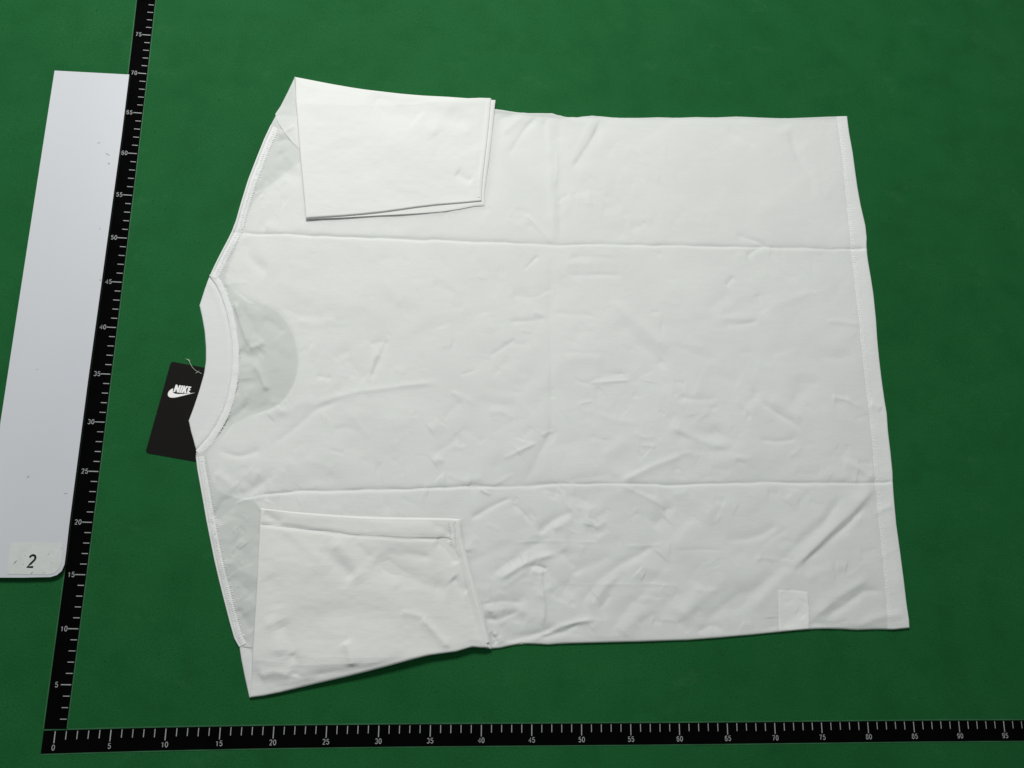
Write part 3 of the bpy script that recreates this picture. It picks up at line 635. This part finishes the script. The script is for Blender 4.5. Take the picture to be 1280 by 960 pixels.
# sleeve at the top of the photo
T1 = [(368.5,97),(385,101),(400,103.5),(420,107),(440,110.5),(470,115),(500,118.5),(530,121.5),(560,123.5),(585,125.5),(600,125),(614,125.5)]
L1 = [(368.5,97),(370,125),(372,150),(374,175),(376,200),(378.5,225),(381,252),(383,276.5)]
R1 = [(614,125.5),(612,150),(609.5,175),(606.5,200),(604,222),(602.5,240),(602,254.5)]
B1 = [(383,276.5),(405,275),(430,273.2),(455,271),(478,268.5),(500,265.5),(520,262.5),(545,259.5),(575,257),(602,254.5)]
CR1 = [([(462,122),(485,138),(515,150),(545,160)], -.5, 11), ([(500,130),(530,136),(560,148),(585,165)], -.45, 10), ([(520,150),(535,163),(545,175)], .35, 8), ([(570,218),(580,225),(590,230)], -.4, 5), ([(480,180),(510,188),(545,200)], .2, 14), ([(400,120),(420,150),(430,190)], .2, 18), ([(560,140),(590,160),(600,190)], -.3, 10), ([(608,130),(603,180),(597,225)], -.25, 3)]
sl = empty("sleeve", (0, 0, 0)); sl.parent = shirt
# lower half of the sleeve tube, then the upper half
T1b = [(368.5,98),(440,111.5),(530,122.5),(600,127),(619,127.5)]
R1b = [(619,127.5),(616.5,150),(614,175),(611,200),(608,222),(605.5,240),(605,259)]
B1b = [(383,278),(430,275.5),(478,272.3),(505,270.8),(530,269),(555,266.8),(575,263.5),(592,260),(605,259)]
def add_sleeve(T, B, L, R, Tb, Bb, Lb, Rb, cr, nu, nv, puff=None, seed=0, h=0.0010):
    x, y, z = sleeve_patch(Tb, Bb, Lb, Rb, nu // 2, nv // 2, 0.0009, cr[:0], .25, 1.6, puff, seed)
    lower = gm("sleeve_underside", put(x, y, z))
    x, y, z = sleeve_patch(T, B, L, R, nu, nv, h + 0.0018, cr, 1.35, 2.0, puff, seed)
    return lower, gm("sleeve", put(x, y, z)), (x, y, z)
lo_, up_, s1 = add_sleeve(T1, B1, L1, R1, T1b, B1b, L1, R1b, CR1, 260, 190)
bpy.data.objects.remove(sl)
sleeve1 = part("sleeve", up_, M_sleeve, shirt, label="upper sleeve folded inward with its open cuff edge")
part("sleeve_underside", lo_, M_sleeve, sleeve1)
# sleeve at the bottom of the photo
T2 = [(327,635.5),(345,637.5),(365,640),(400,643.3),(430,645.5),(460,647.3),(490,648),(520,648.3),(550,648.8),(574,649.5)]
L2 = [(327,635.5),(325.5,665),(324,690),(323,715),(321.5,745),(319.5,775),(318,800),(316,825),(314,850),(312,872)]
R2 = [(574,649.5),(575,665),(577,680),(582,703),(587,722),(593,742),(599,765),(604,785),(608,800),(611,809)]
B2 = [(312,872),(330,869.5),(350,865.5),(375,859.5),(400,853.5),(430,846.5),(460,839),(490,831),(515,824),(535,818.8),(555,816),(570,814),(580,811),(590,808),(600,809),(611,809)]
CR2 = [([(327,656),(360,657.5),(400,664),(440,669),(500,673),(560,674.5)], -.42, 1.6, 2.6, 'full'), ([(332,640),(340,648),(352,657)], -.5, 5), ([(350,655),(375,675),(400,700),(415,712)], .45, 8), ([(400,690),(425,706),(445,722)], -.55, 9), ([(415,675),(440,700),(455,728)], .5, 8), ([(440,672),(450,684),(465,700)], -.35,7),
 ([(470,700),(500,716),(530,730),(560,738)], -.65, 9), ([(480,690),(510,693),(540,698)], -.35, 6), ([(470,705),(490,725),(500,735)], .3, 8), ([(545,675),(565,690),(572,705)], -.5, 6), ([(540,655),(555,660),(566,672)], -.5, 5), ([(565,722),(578,735),(585,740)], -.5, 8),
 ([(528,772),(546,790),(562,810)], 0.6, 4, 5), ([(500,765),(520,768),(535,776)], .3, 4), ([(350,775),(362,800),(362,838)], -.6, 10), ([(335,770),(350,790),(352,820)], .4, 10), ([(385,845),(420,838),(470,832),(510,820)], -.5, 6), ([(370,846),(375,830),(365,815)], -.4, 6), ([(432,800),(440,815),(442,832)], .5, 6), ([(325,845),(345,838),(365,845)], .5, 7),
 ([(390,770),(440,765),(500,780)], -.3, 14), ([(340,690),(365,700),(395,720)], .2, 14), ([(335,720),(345,740),(350,760)], -.2, 12), ([(575,680),(583,705),(590,735),(600,775)], .5, 3), ([(565,680),(575,705),(585,745),(598,800)], -.4, 3)]
def puff2(x, y):
    return 0.0034 * np.exp(-(((x - 480) / 150) ** 2)) * np.clip((y - 760) / 60, 0, 1) ** 1.5 * np.clip((y - 640) / 80, 0, 1)
T2b = [(327,634.5),(365,639),(430,644),(490,646.5),(550,647.5),(576,649)]
R2b = [(576,649),(577.5,665),(580,680),(585,700),(591,722),(598,745),(605,770),(609,790),(612,800),(614,811)]
B2b = B2[:-1] + [(614,811)]
lo_, up_, s2 = add_sleeve(T2, B2, L2, R2, T2b, [(a, b - 2 if i < len(B2b) - 1 and i > 0 else b) for i, (a, b) in enumerate(B2b)], L2, R2b, CR2, 320, 280, puff2, 40)
sleeve2 = part("sleeve", up_, M_sleeve, shirt, label="lower sleeve folded inward with a creased hemmed cuff")
part("sleeve_underside", lo_, M_sleeve, sleeve2)

# helper heights on the sleeves for seams and stitches
def sampler(s):
    x, y, z = [a[::3, ::3].ravel() for a in s]
    def f(px, py):
        px = np.asarray(px, float); sh = px.shape; a = px.ravel(); b = np.asarray(py, float).ravel(); o = np.empty(a.size)
        for i in range(0, a.size, 400):
            d = (a[i:i + 400, None] - x) ** 2 + (b[i:i + 400, None] - y) ** 2
            k = np.argpartition(d, 4, axis=1)[:, :4]; w_ = 1 / (np.take_along_axis(d, k, 1) + .5); o[i:i + 400] = (z[k] * w_).sum(1) / w_.sum(1)
        return o.reshape(sh)
    return f
f1, f2 = sampler(s1), sampler(s2)
us = ribbon("underarm_seam", [(611,131),(609,160),(606,190),(602.5,215),(600.5,235),(600,250)], -0.2, 4.2, lambda x, y: f1(x, y) + 0.0001, M_sleeve, sleeve1, 90, 6, 0.00035)
stitches("cuff_stitching", [(602,212),(598,230),(597,252)], 0, 2.4, 2.6, lambda x, y: f1(x, y) + .0004, us)
stitches("cuff_stitching", [(594,235),(593.5,253)], 0, 1.6, 2.6, lambda x, y: f1(x, y) + .0003, us, along=True, width=.35)
us = ribbon("underarm_seam", [(569,652),(570.5,672),(575,692),(582,717),(589,742),(597,772),(605,803)], -0.5, -6.0, lambda x, y: f2(x, y) + 0.0002, M_sleeve, sleeve2, 140, 8, 0.0008)
stitches("cuff_stitching", [(561,652),(562,664),(564,682)], 0, 3.0, 2.6, lambda x, y: f2(x, y) + .0004, us)
stitches("cuff_stitching", [(567,651),(568,664),(570,684)], 0, 3.0, 2.6, lambda x, y: f2(x, y) + .0006, us)
ch = ribbon("cuff_hem", [(328.5,638.5),(365,642.5),(400,646),(460,650),(520,651.5),(558,652.5)], 0.5, 17.0, lambda x, y: f2(x, y) + 0.00012, M_sleeve, sleeve2, 200, 10, 0.00025)
stitches("cuff_stitching", [(329,656),(360,657.5),(400,663.5),(440,668.5),(500,672.5),(555,674)], 0.8, 1.6, 2.6, lambda x, y: f2(x, y) + .0001, ch, along=True, width=.3, lift=.00012)

# the short bits of sleeve cap left of each fold
cap = coons([(345,145),(352,131),(360,115),(368.5,97)], [(350,158),(358,170),(366,180),(377,190)], [(345,145),(347,152),(350,158)], [(368.5,97),(371,140),(377,190)], 60, 70, 2)
x, y = cap[..., 0], cap[..., 1]; d, _, _ = seg_dist(x, y, [(350,158),(345,145),(352,131),(360,115),(368.5,97)])
db, _, _ = seg_dist(x, y, OUTLINE, True); sdc = np.where(inside(x, y, OUTLINE), db, -db); de, _, _ = seg_dist(x, y, [(350,158),(358,170),(366,180),(377,190)])
z = EDGE + (0.0018 + creases(x, y, [([(347,160),(356,150),(369,142)], -.7, 3), ([(350,150),(362,136),(369,130)], .4, 4), ([(352,168),(362,160),(372,156)], .5, 3), ([(354,176),(364,170),(373,168)], -.5, 3)])) * curl(d, 2.2)
fb = np.clip((sdc + 14) / 16, 0, 1); fb = fb * fb * (3 - 2 * fb)
z = z * (1 - fb) + fb * (np.maximum(z_body(x, y), 0.0033) + 0.0001 + 0.0005 * np.clip(de / 7, 0, 1))
z = np.maximum(z, np.where(sdc > -1, z_body(x, y) + 0.0001, 0))
part("sleeve_cap", gm("sleeve_cap", put(x, y, z + .0003)), M_body)
cap = coons([(299,806),(306,800),(313,805),(323,816)], [(312,872),(314,871),(316,868)], [(299,806),(302,825),(306,845),(312,872)], [(323,816),(321,835),(316,868)], 50, 60, 2)
x, y = cap[..., 0], cap[..., 1]; d, _, _ = seg_dist(x, y, [(299,806),(302,825),(306,845),(312,872)])
z = EDGE + (0.0022 + creases(x, y, [([(303,806),(312,812),(320,822)], -.6, 3), ([(306,815),(311,835),(314,855)], .4, 4)])) * curl(d, 2.2)
part("sleeve_cap", gm("sleeve_cap", put(x, y, z + .0003)), M_rib)

# ------------------------------------------------------------------ hang tag under the collar
o_ = at(214, 452)[:2]; ax = at(252, 459)[:2] - o_; ax /= np.hypot(*ax); ay = at(182, 566)[:2] - o_; H = np.hypot(*ay); ay /= H
Wt = 0.058; r = 0.0028
def loc(u, v): return o_ + ax * u + ay * v
pts = []
for (cu, cv, a0) in ((r, r, 180), (Wt - r, r, 270), (Wt - r, H - r, 0), (r, H - r, 90)):
    for k in range(6):
        a = math.radians(a0 + 90 * k / 5); pts.append(loc(cu + r * math.cos(a), cv + r * math.sin(a)))
tag = prism("hang_tag", pts, 0.0001, 0.0006, M_card, None)
prop(tag, label="black card swing tag with white logo poking out from under the collar", category="tag")
def tagpx(poly, name, z=0.00065):
    V = [(*at(u, v)[:2], z) for u, v in poly]
    import bmesh
    bm = bmesh.new(); f = bm.faces.new([bm.verts.new(p) for p in V]); bm.normal_update()
    if f.normal.z < 0: f.normal_flip()
    bmesh.ops.triangulate(bm, faces=[f]); me = bpy.data.meshes.new(name); bm.to_mesh(me); bm.free()
    return me
# emblem outlines read off the photograph (6.4 px per photo px, origin 170,440)
def q(l): return [(170 + a / 6.4, 440 + b / 6.4) for a, b in l]
sw = q([(300,291),(280,300),(264,316),(256,334),(257,350),(267,361),(284,366),(306,366),(334,361),(372,352),(420,340),(474,326),(420,333),(372,337),(335,337),(312,334),(299,326),(296,312)])
link("logo_swoosh", tagpx(sw, "logo_swoosh"), M_white, tag)
letters = {
 'n': [(300,320),(320,262),(333,263),(338,292),(348,266),(362,268),(343,326),(329,324),(324,294),(314,322)],
 'i': [(346,326),(366,269),(380,270),(361,329)],
 'k': [(364,329),(383,271),(397,272),(390,293),(406,273),(422,275),(402,299),(404,331),(388,331),(388,310),(379,330)],
 'e': [(407,330),(423,276),(444,279),(441,289),(433,288),(430,298),(438,299),(435,309),(427,308),(423,320),(434,321),(432,331)]}
for ch_ in letters.values(): link("logo_letter", tagpx(q(ch_), "logo_letter"), M_white, tag)
# thin plastic loop
cu = bpy.data.curves.new("tag_loop", 'CURVE'); cu.dimensions = '3D'; cu.bevel_depth = 0.00022; cu.bevel_resolution = 2
def spl(pts_, zz):
    s_ = cu.splines.new('NURBS'); s_.points.add(len(pts_) - 1); s_.order_u = 3; s_.use_endpoint_u = True
    for k, (p, z_) in enumerate(zip(pts_, zz)): c_ = at(*p, z_); s_.points[k].co = (*c_, 1)
spl([(232.5,448.5),(236,450),(238,455),(241,460),(246,464.5),(252,467)], [.002, .0025, .003, .003, .0018, .0012])
spl([(233,449),(235.5,448.6),(237.5,451)], [.002, .003, .003]); spl([(244.5,466.5),(247,465.5),(249,463.5)], [.002, .002, .002])
to = bpy.data.objects.new("t", cu); S.collection.objects.link(to)
me = bpy.data.meshes.new_from_object(to.evaluated_get(bpy.context.evaluated_depsgraph_get())); bpy.data.objects.remove(to); me.name = "tag_loop"
link("tag_loop", me, M_cord, tag)
